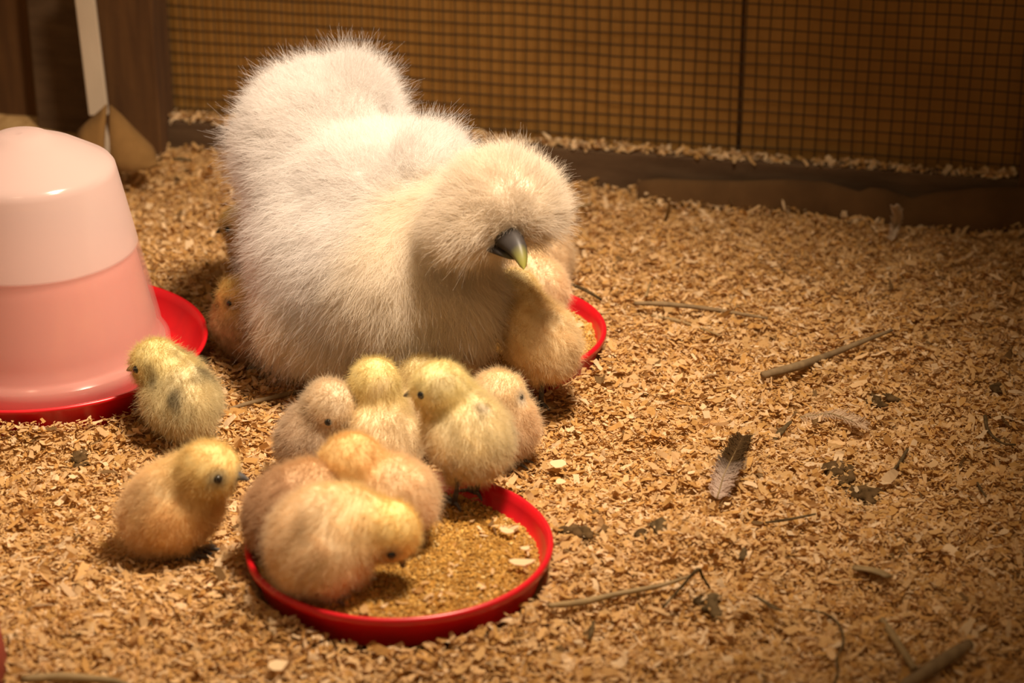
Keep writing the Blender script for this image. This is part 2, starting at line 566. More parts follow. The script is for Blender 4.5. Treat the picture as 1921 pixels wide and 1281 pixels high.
# pale strip leaning in the corner: wide upper piece, thin lower piece
st = empty('painted_strip', at(207, 296, 0.01), 'pale painted strip leaning against the dark corner timber', 'strip')
Yc = 2.50
p0, p1, p2 = onY(153, -60, Yc), onY(186, 215, Yc), onY(206, 300, Yc - 0.01)
for nm, a, b, w in (('upper_strip', p0, p1, 0.023), ('lower_strip', p1, p2, 0.010)):
    d = b - a; L = np.linalg.norm(d); d = d / L
    sd = unit(np.cross(d, [0, 1, 0])); Rr = np.stack([sd, np.cross(d, sd), d], 1)
    o = MB().box((a + b) / 2, (w, 0.008, L), Rr).build(nm, M['white_paint'], st)
    bevel(o, 0.0015)

# torn cardboard flap in the corner
def sheet(name, top, bottom, material, th, label, cat, sub=4):
    """top / bottom: lists of 3-D points of equal length"""
    V, F = [], []
    n = len(top)
    for j in range(sub + 1):
        t = j / sub
        for a, b in zip(top, bottom):
            p = np.array(a) * (1 - t) + np.array(b) * t
            V.append(p + np.array([0, -0.006 * math.sin(math.pi * t), 0]))
    for j in range(sub):
        for i in range(n - 1):
            F.append((j * n + i, j * n + i + 1, (j + 1) * n + i + 1, (j + 1) * n + i))
    base = tuple((np.array(bottom[0]) + np.array(bottom[-1])) / 2)
    o = MB().add(V, F).build(name, material, base=base, smooth=True)
    s = o.modifiers.new('thickness', 'SOLIDIFY'); s.thickness = th; s.offset = 0
    return tag(o, label, cat)
sheet('cardboard_flap', [onY(x, y, 2.44) for x, y in ((146, 246), (165, 228), (190, 206), (200, 196))],
      [onY(x, y, 2.42) for x, y in ((142, 318), (160, 322), (176, 324), (196, 326))], M['flap'], 0.003,
      'torn cardboard flap left of the pale strip foot', 'cardboard')
sheet('cardboard_flap', [onY(x, y, 2.44) for x, y in ((206, 197), (226, 214), (250, 240), (285, 275), (292, 288))],
      [onY(x, y, 2.41) for x, y in ((208, 320), (226, 322), (248, 322), (276, 318), (298, 308))], M['flap'], 0.003,
      'triangular cardboard flap right of the pale strip foot', 'cardboard')
# long torn cardboard strip against the plank
tops = [(1195, 340), (1240, 335), (1290, 338), (1380, 340), (1481, 337), (1549, 341), (1585, 351), (1612, 360), (1632, 352), (1660, 355), (1690, 366),
        (1711, 372), (1735, 366), (1757, 361), (1836, 353), (1880, 351), (1925, 352), (1975, 350)]
T, Bm = [], []
for x, y in tops:
    Yt = 2.455 - 0.212 * ((x - 960) / 4200 * 2.5) - 0.030 + 0.006 * math.sin(x * 0.03)
    T.append(onY(x, y, Yt)); pb = onY(x, y + 96, Yt - 0.012); pb[2] = -0.012; Bm.append(pb)
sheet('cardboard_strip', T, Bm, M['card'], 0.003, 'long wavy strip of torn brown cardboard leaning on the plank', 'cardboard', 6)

# ------------------------------------------------------------------ drinker
RIM_Z = 0.036
Cw = np.array([-0.4435, 1.921, 0.0]); k = 0.000499
RT = 0.1555
wt = empty('poultry_drinker', tuple(Cw), 'frosted plastic drinker of pinkish water on a red tray', 'drinker')
tr = MB().lathe([(0.0, 0.004), (RT - 0.022, 0.0), (RT - 0.012, 0.003), (RT - 0.002, RIM_Z - 0.004), (RT + 0.0015, RIM_Z - 0.001), (RT + 0.001, RIM_Z + 0.0015),
                 (RT - 0.0025, RIM_Z + 0.001), (RT - 0.005, RIM_Z - 0.006), (RT - 0.016, 0.010), (RT - 0.026, 0.007), (0.0, 0.008)], Cw, 128)
tr.build('tray', M['red'], wt, smooth=True)
RB, RS = 0.1185, 0.0835
prof = [(RB * 0.975, 0.012), (RB + 0.003, 0.012), (RB + 0.004, 0.016), (RB + 0.003, 0.034), (RB - 0.001, 0.038), (RB - 0.003, 0.041), (RB - 0.005, 0.055)]
prof += [(RB - 0.005 + (RS - RB + 0.005) * t, 0.055 + (0.202 - 0.055) * t) for t in np.linspace(0.1, 1, 10)]
prof += [(RS - 0.001, 0.2065), (RS - 0.004, 0.2105), (RS - 0.009, 0.2135), (0.052, 0.2265), (0.036, 0.2330), (0.0295, 0.2355), (0.024, 0.2388), (0.018, 0.2408), (0.008, 0.2417), (0.0, 0.2418)]
inner = [(max(r - 0.002, 0.0), z - (0.002 if z > 0.205 else 0)) for r, z in prof[::-1] if z > 0.03]
jr = MB().lathe(prof + inner, Cw, 128).build('jar', M['jar'], wt, smooth=True)
wl = 0.132
wprof = [(0.0005, 0.013), (RB * 0.95, 0.013)] + [(r - 0.0045, z) for r, z in prof if 0.03 < z < wl]
wprof += [(wprof[-1][0] - 0.002, wl), (0.0005, wl)]
MB().lathe(wprof, Cw, 96).build('water', M['water'], wt, smooth=True)

# ------------------------------------------------------------------ feed dishes
def dish(C, R, label, rim_z=0.030, fill=0.020, feed_label='', seed=3):
    C = np.array([C[0], C[1], 0.0])
    o = empty('feed_dish', tuple(C), label, 'dish', 'red feed dishes')
    MB().lathe([(0.0005, 0.001), (R - 0.016, 0.0), (R - 0.010, 0.002), (R - 0.004, rim_z - 0.008), (R - 0.003, rim_z - 0.007), (R, rim_z - 0.006), (R + 0.0006, rim_z - 0.001), (R - 0.001, rim_z + 0.001),
                (R - 0.0038, rim_z), (R - 0.0065, rim_z - 0.006), (R - 0.013, 0.006), (0.0005, 0.005)], C, 128).build('bowl', M['red'], o, smooth=True)
    # crumbled feed: a mound of fine crumbs, one uncountable heap
    r = np.random.default_rng(seed)
    Rf = R - 0.0085
    n = 15000
    rr = Rf * np.sqrt(r.uniform(size=n)); th = r.uniform(0, 2 * np.pi, n)
    x, y = rr * np.cos(th), rr * np.sin(th)
    def hz(x, y):
        e = np.sqrt(x * x + y * y) / Rf
        return fill + 0.002 * np.sin(38 * x + 12) * np.cos(45 * y) - 0.004 * np.clip((x / Rf), -0.3, 1) * e ** 2 - 0.003 * e ** 6
    V0 = np.array([[1, 0, 0], [-1, 0, 0], [0, 1, 0], [0, -1, 0], [0, 0, 1], [0, 0, -1]], float)
    F0 = np.array([[0, 2, 4], [2, 1, 4], [1, 3, 4], [3, 0, 4], [2, 0, 5], [1, 2, 5], [3, 1, 5], [0, 3, 5]])
    sz = r.lognormal(math.log(0.00115), 0.35, (n, 1)) * r.uniform(0.6, 1.4, (n, 3))
    Vv = V0[None] * sz[:, None, :]
    a = r.uniform(0, 6.28, n); ca, sa = np.cos(a)[:, None], np.sin(a)[:, None]
    Vr = np.stack([Vv[..., 0] * ca - Vv[..., 1] * sa, Vv[..., 0] * sa + Vv[..., 1] * ca, Vv[..., 2] + 0.4 * Vv[..., 0]], -1)
    Vr += np.stack([x, y, hz(x, y) + r.uniform(-0.0005, 0.0014, n)], -1)[:, None, :]
    pal = np.array([[0.50, 0.28, 0.060], [0.40, 0.21, 0.040], [0.58, 0.36, 0.10], [0.64, 0.46, 0.19], [0.30, 0.155, 0.03]])
    col = pal[r.choice(5, n, p=[0.38, 0.27, 0.2, 0.06, 0.09])] * r.uniform(0.85, 1.15, (n, 1))
    F = (F0[None] + 6 * np.arange(n)[:, None, None]).reshape(-1, 3)
    # bed below the crumbs
    nr, na = 18, 72
    rad = np.linspace(0, Rf, nr); an = np.linspace(0, 2 * np.pi, na, endpoint=False)
    RR, AA = np.meshgrid(rad, an, indexing='ij'); bx, by = RR * np.cos(AA), RR * np.sin(AA)
    Vb = np.stack([bx, by, hz(bx, by) - 0.0004], -1).reshape(-1, 3)
    q = []
    for i in range(nr - 1):
        for j in range(na):
            j2 = (j + 1) % na
            q += [(i * na + j, (i + 1) * na + j, (i + 1) * na + j2), (i * na + j, (i + 1) * na + j2, i * na + j2)]
    allV = np.concatenate([Vr.reshape(-1, 3), Vb]); allF = np.concatenate([F, np.array(q) + 6 * n])
    cc = np.concatenate([np.repeat(col, 6, 0), np.tile(np.array([[0.34, 0.19, 0.05]]), (len(Vb), 1))])
    fe = link('chick_feed', big_mesh('chick_feed', allV, allF, False, cc), M['feed'], base=tuple(C))
    tag(fe, feed_label, 'feed', kind='stuff')
    return C, R
D1, R1 = dish((-0.0885, 1.5447), 0.1206, 'front red plastic feed dish crowded with pecking chicks', rim_z=0.031,
              feed_label='golden brown feed crumbs filling the front red dish', seed=3)
D2, R2 = dish((-0.0283, 1.966), 0.1185, 'red plastic feed dish partly hidden behind the hen', rim_z=0.030, fill=0.023,
              feed_label='golden brown feed crumbs in the dish behind the hen', seed=4)

def base_z(p):
    """height of what one stands on at p"""
    for C, R in ((D1, R1), (D2, R2)):
        if np.hypot(p[0] - C[0], p[1] - C[1]) < R - 0.004: return 0.021
    return float(ground(p[0], p[1])) + 0.003

# ------------------------------------------------------------------ birds
def loft_beak(name, parent, basep, tip, w0, h0, up, col0, col1, droop=0.0, n=9, seg=12, tipfrac=0.7):
    d = tip - basep; L = np.linalg.norm(d); u = d / L
    s = unit(np.cross(up, u)); w = np.cross(u, s)
    V, C = [], []
    for i in range(n):
        t = i / (n - 1)
        f = math.sqrt(max(1 - t ** 1.6, 0.0)) * (1 - 0.35 * t) + 0.02
        c = basep + u * L * t + w * (droop * L * (math.sin(t * math.pi * 0.5) * 1.2 - 1.2 * t ** 2.2) if droop else 0)
        for k2 in range(seg):
            a = 2 * math.pi * k2 / seg
            ca, sa = math.cos(a), math.sin(a)
            ridge = 1 + 0.18 * max(sa, 0) ** 6
            V.append(c + s * w0 * f * ca + w * h0 * f * sa * ridge * (1.0 if sa > 0 else 0.75))
            m = min(max((t - tipfrac) / (1 - tipfrac), 0), 1)
            C.append(np.array(col0) * (1 - m) + np.array(col1) * m)
    F = []
    for i in range(n - 1):
        for k2 in range(seg):
            k3 = (k2 + 1) % seg
            F.append((i * seg + k2, i * seg + k3, (i + 1) * seg + k3, (i + 1) * seg + k2))
    off = np.array(parent.location)
    me = big_mesh(name, np.array(V) - off, F, True, np.array(C))
    return link(name, me, M['beak'], parent)

def ball(name, parent, c, r, material, sq=(1, 1, 1), n=12):
    mb = MB(); V, F = [], []
    for i in range(n + 1):
        ph = math.pi * i / n
        for j in range(2 * n):
            t = math.pi * j / n
            V.append((c[0] + r * sq[0] * math.sin(ph) * math.cos(t), c[1] + r * sq[1] * math.sin(ph) * math.sin(t), c[2] + r * sq[2] * math.cos(ph)))
    for i in range(n):
        for j in range(2 * n):
            j2 = (j + 1) % (2 * n)
            F.append((i * 2 * n + j, (i + 1) * 2 * n + j, (i + 1) * 2 * n + j2, i * 2 * n + j2))
    return mb.add(V, F).build(name, material, parent, smooth=True)

def bird_leg(parent, hip, foot, az, s=1.0, fwd_knee=0.35):
    """thin shank with three front toes and a hind toe, all slate"""
    mb = MB()
    foot = np.array(foot, float); hip = np.array(hip, float)
    u = azv(az); sd = np.array([-u[1], u[0], 0])
    ank = foot + np.array([0, 0, 0.003 * s])
    hock = ank * 0.45 + hip * 0.55 - u * 0.007 * s
    mb.tube([hip, hock, ank * 0.55 + hock * 0.45, ank], [0.0042 * s, 0.0026 * s, 0.0022 * s, 0.0024 * s], 8)
    for ang, L in ((-38, 0.017), (0, 0.021), (36, 0.017), (180, 0.010)):
        a = math.radians(ang); v = u * math.cos(a) + sd * math.sin(a)
        pts = [ank, ank + v * L * s * 0.35 + np.array([0, 0, 0.0012 * s]), ank + v * L * s * 0.75 - np.array([0, 0, 0.0008 * s]), ank + v * L * s - np.array([0, 0, 0.003 * s])]
        mb.tube(pts, [0.0019 * s, 0.0017 * s, 0.0014 * s, 0.0005 * s], 6)
    return mb.build('leg', M['leg'], parent, smooth=True)

PEACH = (0.84, 0.66, 0.43); CREAM = (0.86, 0.74, 0.50); YEL = (0.86, 0.68, 0.32); ORG = (0.72, 0.40, 0.13)
GREY = (0.46, 0.37, 0.24); LEMON = (0.86, 0.74, 0.38); TAN = (0.70, 0.53, 0.33)
chick_no = [0]
LOG = []

def chick(label, Y, body, head, feet, body_col, head_col, neck_col=None, wing_col=None, patch=None, face=None,
          legs=True, seed=None, strands=2600, tilt=0):
    """Y depth of the feet; body = px, py, dY, azimuth, pitch, length, width, height (half sizes, m);
       head = px, py, dY, radius, azimuth, pitch; feet = list of (px, py)"""
    chick_no[0] += 1
    seed = seed or 100 + chick_no[0]
    bx, by, bdy, az, pt, L, Wd, Hh = body
    L, Wd, Hh = L * 0.80, Wd * 0.81, Hh * 0.80
    hx, hy, hdy, hr, haz, hpt = head
    hr *= 0.94
    Bc = onY(bx, by, Y + bdy); Hc = onY(hx, hy, Y + hdy)
    u = azv(az, pt); Rb = frame(u); sd = Rb[1]; up = Rb[2]
    h = azv(haz, hpt); Rh = frame(h)
    gz = base_z(Bc)
    LOG.append((label[:40], 'body z %.3f' % (Bc[2] - gz), 'head z %.3f' % (Hc[2] - gz), 'w %.3f' % (2 * Wd), 'Y %.2f' % Y))
    root = empty('chick', (Bc[0], Bc[1], gz), label, 'chick', 'fluffy chicks around the hen')
    bc, hc = np.array(body_col), np.array(head_col)
    nc = np.array(neck_col if neck_col is not None else (bc + hc) / 2); wc = np.array(wing_col if wing_col is not None else bc)
    back = -u * 0.8 + np.array([0, 0, -0.5])
    rump = Bc - u * L * 0.55 - np.array([0, 0, 1]) * Hh * 0.10
    chest = Bc + u * L * 0.50 + up * Hh * 0.05
    P = [ell(Bc, (L, Wd, Hh), Rb, col=bc, flow=back, len=0.0080, lift=0.75),
         ell(rump, (L * 0.62, Wd * 0.84, Hh * 0.82), Rb, col=bc * 1.02, flow=back, len=0.0088, lift=0.9),
         ell(chest, (L * 0.6, Wd * 0.86, Hh * 0.86), Rb, col=(bc + nc) / 2, flow=np.array([0, 0, -1.0]) - u * 0.2, len=0.0080, lift=0.7),
         cone(Bc + u * L * 0.55 + up * Hh * 0.25, Hc - h * hr * 0.15, Wd * 0.74, hr * 0.92, col=nc, flow=(Bc - Hc) / np.linalg.norm(Bc - Hc), len=0.0070, lift=0.7),
         ell(Hc, (hr * 1.05, hr * 0.96, hr * 0.98), Rh, col=hc, flow=-h * 0.9 + np.array([0, 0, -0.2]), len=0.0056, lift=0.6),
         ell(Bc + sd * Wd * 0.86 - u * L * 0.12 - up * Hh * 0.06, (L * 0.58, Wd * 0.27, Hh * 0.52), Rb, col=wc, flow=-u - up * 0.3, len=0.0080, lift=0.4),
         ell(Bc - sd * Wd * 0.86 - u * L * 0.12 - up * Hh * 0.06, (L * 0.58, Wd * 0.27, Hh * 0.52), Rb, col=wc, flow=-u - up * 0.3, len=0.0080, lift=0.4)]
    fp = []
    for (fx, fy) in feet:
        z = 0.02
        for _ in range(4):
            p = at(fx, fy, z); z = base_z(p)
        fp.append(np.array([p[0], p[1], z]))
    if not fp:
        for s in (-1, 1):
            p = Bc + sd * s * Wd * 0.45 + u * L * 0.1; fp.append(np.array([p[0], p[1], base_z(p)]))
    hips = []
    for i, p in enumerate(fp):
        sg = 1 if (p - Bc) @ sd > 0 else -1
        if len(fp) == 2 and i == 1 and abs((fp[0] - Bc) @ sd - (p - Bc) @ sd) < 0.02: sg = -sg
        hp = Bc + sd * sg * Wd * 0.42 - np.array([0, 0, 1]) * Hh * 0.62
        hp = hp * 0.7 + (np.array([p[0], p[1], hp[2]])) * 0.3
        hips.append(hp)
        low = hp * 0.6 + p * 0.4
        P.append(cone(hp, low, Wd * 0.40, Wd * 0.20, col=bc * 0.98, flow=(0, 0, -1), len=0.0055, lift=0.6))
    for p in P: p['flow'] = tuple(np.asarray(p['flow'], float))
    kk = 0.006
    V, F = surface_nets(P, kk, 0.0028)
    bp = Hc + h * hr * 0.92 - Rh[2] * hr * 0.10
    eyes = [Hc + h * hr * 0.50 + Rh[1] * s * hr * 0.80 + Rh[2] * hr * 0.12 for s in (1, -1)]
    pc = np.array(patch[0]) if patch else None
    def colfun(X, W):
        c = W @ np.array([p['col'] for p in P])
        n = wobble(X, 70, seed)[:, None]
        c = c * (1 + 0.10 * n)
        if patch is not None:
            m = np.clip((wobble(X, patch[2], seed + 50) - patch[1]) * 2.2, 0, 1)[:, None] * (1 - np.clip(W[:, 4:5] * 1.3, 0, 1))
            c = c * (1 - m) + pc * m
        if face is not None:
            dd = np.minimum(np.linalg.norm(X - bp, axis=1), np.minimum(*[np.linalg.norm(X - e, axis=1) for e in eyes]))
            m = (np.clip(1.4 - dd / (hr * 0.36), 0, 1) * 0.8)[:, None]
            c = c * (1 - m) + np.array(face) * m
        return np.clip(c, 0.01, 0.95)
    def lenfun(X):
        dd = np.minimum(np.linalg.norm(X - bp, axis=1), np.minimum(*[np.linalg.norm(X - e, axis=1) for e in eyes]))
        return np.clip((dd - 0.001) / 0.007, 0.25, 1)
    off = np.array(root.location)
    me = big_mesh('body', V - off, F, True, colfun(V, weights(P, V, 0.006)))
    link('body', me, M['skin'], root)
    make_fur('down', root, P, kk, V, F, int(strands * 2.2), 7, 0.0020, 0.00010, M['down'], colfun, seed, segs=4, lenfun=lenfun, pinch=0.3, rough=0.28, sag=0.1, wave=0.35)
    loft_beak('beak', root, bp - h * 0.002, bp + h * hr * 0.50 - Rh[2] * hr * 0.14, hr * 0.23, hr * 0.21, Rh[2], (0.055, 0.05, 0.05), (0.16, 0.13, 0.10))
    for e in eyes: ball('eye', root, e, hr * 0.165, M['eye'], n=8)
    for p, hp in zip(fp, hips): bird_leg(root, hp, p, az, 1.05)
    return root

# --- the hen -------------------------------------------------------
WHITE = (0.88, 0.845, 0.81); IVORY = (0.88, 0.80, 0.67)  # IVORY: cream underside fluff with golden bounce light put into the tint
def hen():
    feet_c = at(705, 715, 0.0)
    root = empty('silkie_hen', (feet_c[0], feet_c[1] + 0.02, 0.0), 'large white fluffy hen with a round crest and dark beak', 'hen')
    hd = unit(np.array([0.66, -0.75, 0.0]))
    Rb = frame(hd)
    O = lambda x, y, Y: onY(x, y, Y - 0.025)
    down = (0, 0, -1.0)
    P = []
    # trunk
    P.append(ell(O(700, 490, 1.945), (0.112, 0.088, 0.082), frame(unit(hd + np.array([0, 0, -0.05]))), col=WHITE, flow=(-0.5, 0.1, -0.7), len=0.026, lift=0.45))
    # rump and tail cushion, rising behind
    P.append(ell(O(612, 250, 2.045), (0.066, 0.070, 0.056), frame(unit(-hd + np.array([0, 0, 0.5]))), col=WHITE, flow=tuple(-hd * 0.6 + np.array([-0.2, 0, 0.5])), len=0.026, lift=0.7))
    P.append(ell(O(662, 186, 2.04), (0.026, 0.032, 0.028), None, col=WHITE, flow=(0.2, 0, 1.0), len=0.031, lift=0.8))
    P.append(ell(O(522, 285, 2.03), (0.030, 0.036, 0.040), None, col=WHITE, flow=(-1.0, 0.1, 0.0), len=0.026, lift=0.6))
    P.append(ell(O(605, 365, 1.995), (0.060, 0.056, 0.058), None, col=WHITE, flow=(-0.8, 0.1, -0.15), len=0.026, lift=0.5))
    # saddle and back up to the neck
    P.append(ell(O(715, 345, 1.965), (0.070, 0.064, 0.048), frame(hd), col=WHITE, flow=(-0.3, 0.4, 0.3), len=0.024, lift=0.6))
    P.append(ell(O(800, 315, 1.935), (0.034, 0.036, 0.030), None, col=WHITE, flow=(0.35, 0.1, 0.7), len=0.024, lift=0.7))
    # breast and flanks
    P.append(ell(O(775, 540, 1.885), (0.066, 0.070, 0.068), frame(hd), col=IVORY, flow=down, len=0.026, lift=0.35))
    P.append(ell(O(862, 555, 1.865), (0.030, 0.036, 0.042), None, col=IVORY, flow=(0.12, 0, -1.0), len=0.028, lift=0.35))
    P.append(ell(O(565, 470, 1.955), (0.032, 0.050, 0.058), None, col=WHITE, flow=(-0.8, -0.1, -0.6), len=0.028, lift=0.6))
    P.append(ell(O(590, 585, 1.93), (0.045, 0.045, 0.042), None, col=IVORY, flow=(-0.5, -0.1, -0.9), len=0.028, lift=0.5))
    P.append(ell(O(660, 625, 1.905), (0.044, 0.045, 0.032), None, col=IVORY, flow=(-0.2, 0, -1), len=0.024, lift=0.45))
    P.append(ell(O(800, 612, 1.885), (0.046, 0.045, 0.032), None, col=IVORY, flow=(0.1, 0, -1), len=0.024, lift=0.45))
    # neck and head
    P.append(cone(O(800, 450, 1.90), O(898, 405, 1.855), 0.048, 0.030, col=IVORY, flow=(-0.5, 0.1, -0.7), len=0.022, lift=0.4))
    crest_root = O(955, 438, 1.812)
    CR = (0.83, 0.745, 0.62)  # cream crest, its shade against the bright back put into the tint
    P.append(ell(O(937, 376, 1.835), (0.044, 0.041, 0.038), None, k=0.006, col=CR, radial=tuple(crest_root), wv=0.5, len=0.026, lift=0.6))
    P.append(ell(O(996, 390, 1.830), (0.019, 0.026, 0.020), None, col=CR, radial=tuple(crest_root), wv=0.5, len=0.026, lift=0.5))
    P.append(ell(O(880, 426, 1.820), (0.028, 0.028, 0.023), None, col=CR, radial=tuple(crest_root), wv=0.5, len=0.026, lift=0.35))
    kk = 0.020
    V, F = surface_nets(P, kk, 0.0050)
    def colfun(X, W):
        c = W @ np.array([p['col'] for p in P])
        return np.clip(c * (1 + 0.03 * wobble(X, 45, 5)[:, None]), 0, 0.95)
    bb = O(953, 452, 1.800)
    def lenfun(X):
        return np.clip((np.linalg.norm(X - bb, axis=1) - 0.002) / 0.024, 0.35, 1)
    off = np.array(root.location)
    link('body', big_mesh('body', V - off, F, True, colfun(V, weights(P, V, 0.006))), M['skin'], root)
    make_fur('plumage', root, P, kk, V, F, 12000, 28, 0.0062, 0.00011, M['plumage'], colfun, 11, segs=6, lenfun=lenfun, pinch=0.45, rough=0.20, sag=0.22, wave=0.30, scale=0.90)
    # beak, small dark comb
    tip = O(983, 506, 1.762)
    loft_beak('beak', root, bb, tip, 0.0125, 0.012, unit(np.array([0.35, -0.45, 0.8])), (0.036, 0.031, 0.029), (0.30, 0.28, 0.05), droop=0.20, tipfrac=0.55, n=12, seg=16)
    loft_beak('beak', root, O(928, 462, 1.806), O(966, 487, 1.777), 0.0115, 0.0055, unit(np.array([0.35, -0.45, 0.8])), (0.025, 0.020, 0.018), (0.14, 0.12, 0.04), tipfrac=0.6)['label'] = 'dark lower beak'
    ball('comb', root, O(959, 438, 1.803), 0.006, M['leg'], sq=(0.8, 0.9, 1.5), n=8)
    for s in (-1, 1):
        f = feet_c + np.array([0.055 * s, 0.035 * s + 0.03, 0]); f[2] = base_z(f)
        bird_leg(root, f + np.array([0, 0.0, 0.075]), f, math.degrees(math.atan2(hd[1], hd[0])), 2.2)
    return root
hen()

# --- the chicks ----------------------------------------------------
def gy(px, py, z=0.004): return float(at(px, py, z)[1])
GF = (0.27, 0.25, 0.19)
chick('greyish yellow chick beside the drinker tray, back turned', gy(325, 818), (338, 742, 0.0, 118, 16, 0.043, 0.036, 0.039), (292, 682, 0.012, 0.0225, 165, -10),
      [(318, 814), (345, 820)], (0.70, 0.60, 0.36), (0.72, 0.60, 0.25), patch=((0.30, 0.25, 0.15), 0.30, 75))
chick('golden chick standing alone left of the front dish', gy(350, 1044), (326, 946, 0.012, 10, 28, 0.046, 0.040, 0.044), (394, 882, 0.004, 0.0240, -8, -2),
      [(352, 1052), (374, 1038)], (0.84, 0.64, 0.38), (0.74, 0.55, 0.21), neck_col=(0.80, 0.62, 0.29), wing_col=(0.80, 0.51, 0.19), face=GF)
chick('peach chick pecking at the near edge of the front dish', gy(595, 1118, 0.02), (608, 1014, 0.012, 12, 4, 0.044, 0.050, 0.053), (732, 998, 0.016, 0.0235, -18, -62),
      [(583, 1122), (612, 1128)], PEACH, (0.84, 0.62, 0.22), neck_col=(0.84, 0.66, 0.32), wing_col=(0.80, 0.58, 0.34), face=(0.30, 0.25, 0.16))
chick('tan chick at the left rim of the front dish, head hidden', gy(545, 1040, 0.02), (552, 956, 0.008, 40, 5, 0.042, 0.040, 0.043), (600, 970, 0.030, 0.021, 0, -40),
      [], (0.60, 0.40, 0.24), (0.70, 0.50, 0.22))
chick('orange-backed chick with head down at the dish rim', gy(745, 1008, 0.02), (724, 925, 0.004, 145, -16, 0.046, 0.037, 0.038), (656, 876, 0.010, 0.0265, 175, -45),
      [], PEACH, (0.84, 0.68, 0.34), neck_col=(0.74, 0.43, 0.15), wing_col=(0.74, 0.54, 0.28))
chick('pale yellow chick facing the hen, seen from behind', gy(705, 890), (706, 818, 0.0, 92, 24, 0.044, 0.040, 0.042), (702, 718, 0.016, 0.0225, 92, 12),
      [], (0.76, 0.62, 0.40), (0.72, 0.60, 0.28), neck_col=(0.74, 0.61, 0.28), patch=((0.72, 0.58, 0.44), 0.2, 50))
chick('greyish chick with bowed head left of the pale one', gy(592, 885), (592, 815, 0.0, 40, 20, 0.036, 0.031, 0.038), (622, 764, -0.004, 0.0225, -35, -35),
      [], (0.62, 0.49, 0.35), (0.76, 0.63, 0.40), neck_col=(0.64, 0.50, 0.36), face=None)
chick('cream chick standing on the back rim of the front dish', gy(872, 938, 0.022), (876, 808, 0.010, 122, 18, 0.043, 0.039, 0.038), (822, 728, 0.016, 0.0225, 172, -8),
      [(852, 950), (892, 930)], (0.77, 0.66, 0.41), (0.76, 0.65, 0.32), neck_col=(0.77, 0.66, 0.34), wing_col=(0.70, 0.58, 0.38), patch=((0.50, 0.42, 0.29), 0.40, 60))
chick('peach chick with dark eye peering right beside the cream one', gy(950, 862), (945, 804, 0.0, 15, 34, 0.032, 0.028, 0.036), (937, 740, 0.004, 0.0215, 32, -6),
      [], (0.82, 0.62, 0.40), (0.87, 0.75, 0.48), neck_col=(0.82, 0.63, 0.40), face=(0.55, 0.50, 0.42))
chick('small peach chick showing only its crown under the hen', gy(866, 790), (862, 752, 0.0, 100, 0, 0.030, 0.024, 0.026), (864, 706, 0.0, 0.0165, 60, 0),
      [], (0.72, 0.54, 0.33), (0.80, 0.58, 0.30), strands=1500)
chick('shaded chick peeking out left of the cream chick head', gy(775, 832), (772, 775, 0.0, 120, 20, 0.034, 0.027, 0.033), (788, 704, 0.010, 0.0175, 200, -15),
      [], (0.70, 0.54, 0.34), (0.80, 0.67, 0.32), strands=2000)
chick('cream chick with raised foot at the right of the hen', gy(1018, 770), (1010, 630, 0.004, 140, 22, 0.042, 0.037, 0.039), (962, 548, 0.045, 0.0225, 150, 5),
      [(1014, 772), (990, 742)], (0.85, 0.68, 0.42), (0.86, 0.72, 0.40), neck_col=(0.86, 0.68, 0.34), wing_col=(0.82, 0.63, 0.34))
chick('pale peach chick in the dish under the hen beak', gy(1000, 600, 0.02), (1002, 528, 0.0, 130, 12, 0.038, 0.031, 0.034), (968, 468, 0.02, 0.020, 150, 0),
      [], (0.85, 0.68, 0.46), (0.86, 0.71, 0.44), strands=2000)
chick('farthest peach chick behind the hen crest', gy(1008, 520), (1014, 470, 0.0, 150, 5, 0.036, 0.029, 0.030), (972, 430, 0.01, 0.019, 160, 0),
      [], (0.82, 0.65, 0.43), (0.82, 0.66, 0.38), strands=1600)
chick('yellow-headed chick peeping left behind the hen tail', gy(500, 520), (492, 470, 0.0, 175, 15, 0.038, 0.030, 0.034), (446, 421, 0.0, 0.0185, 182, -12),
      [], TAN, (0.80, 0.62, 0.22), face=(0.24, 0.19, 0.12), strands=2000)
chick('brownish chick half hidden by the hen flank', gy(495, 692) + 0.02, (468, 612, 0.0, 165, 25, 0.040, 0.030, 0.038), (446, 553, 0.0, 0.0185, 190, -25),
      [(512, 692), (496, 690)], (0.55, 0.38, 0.24), (0.74, 0.58, 0.18), face=(0.14, 0.11, 0.08), strands=2000)

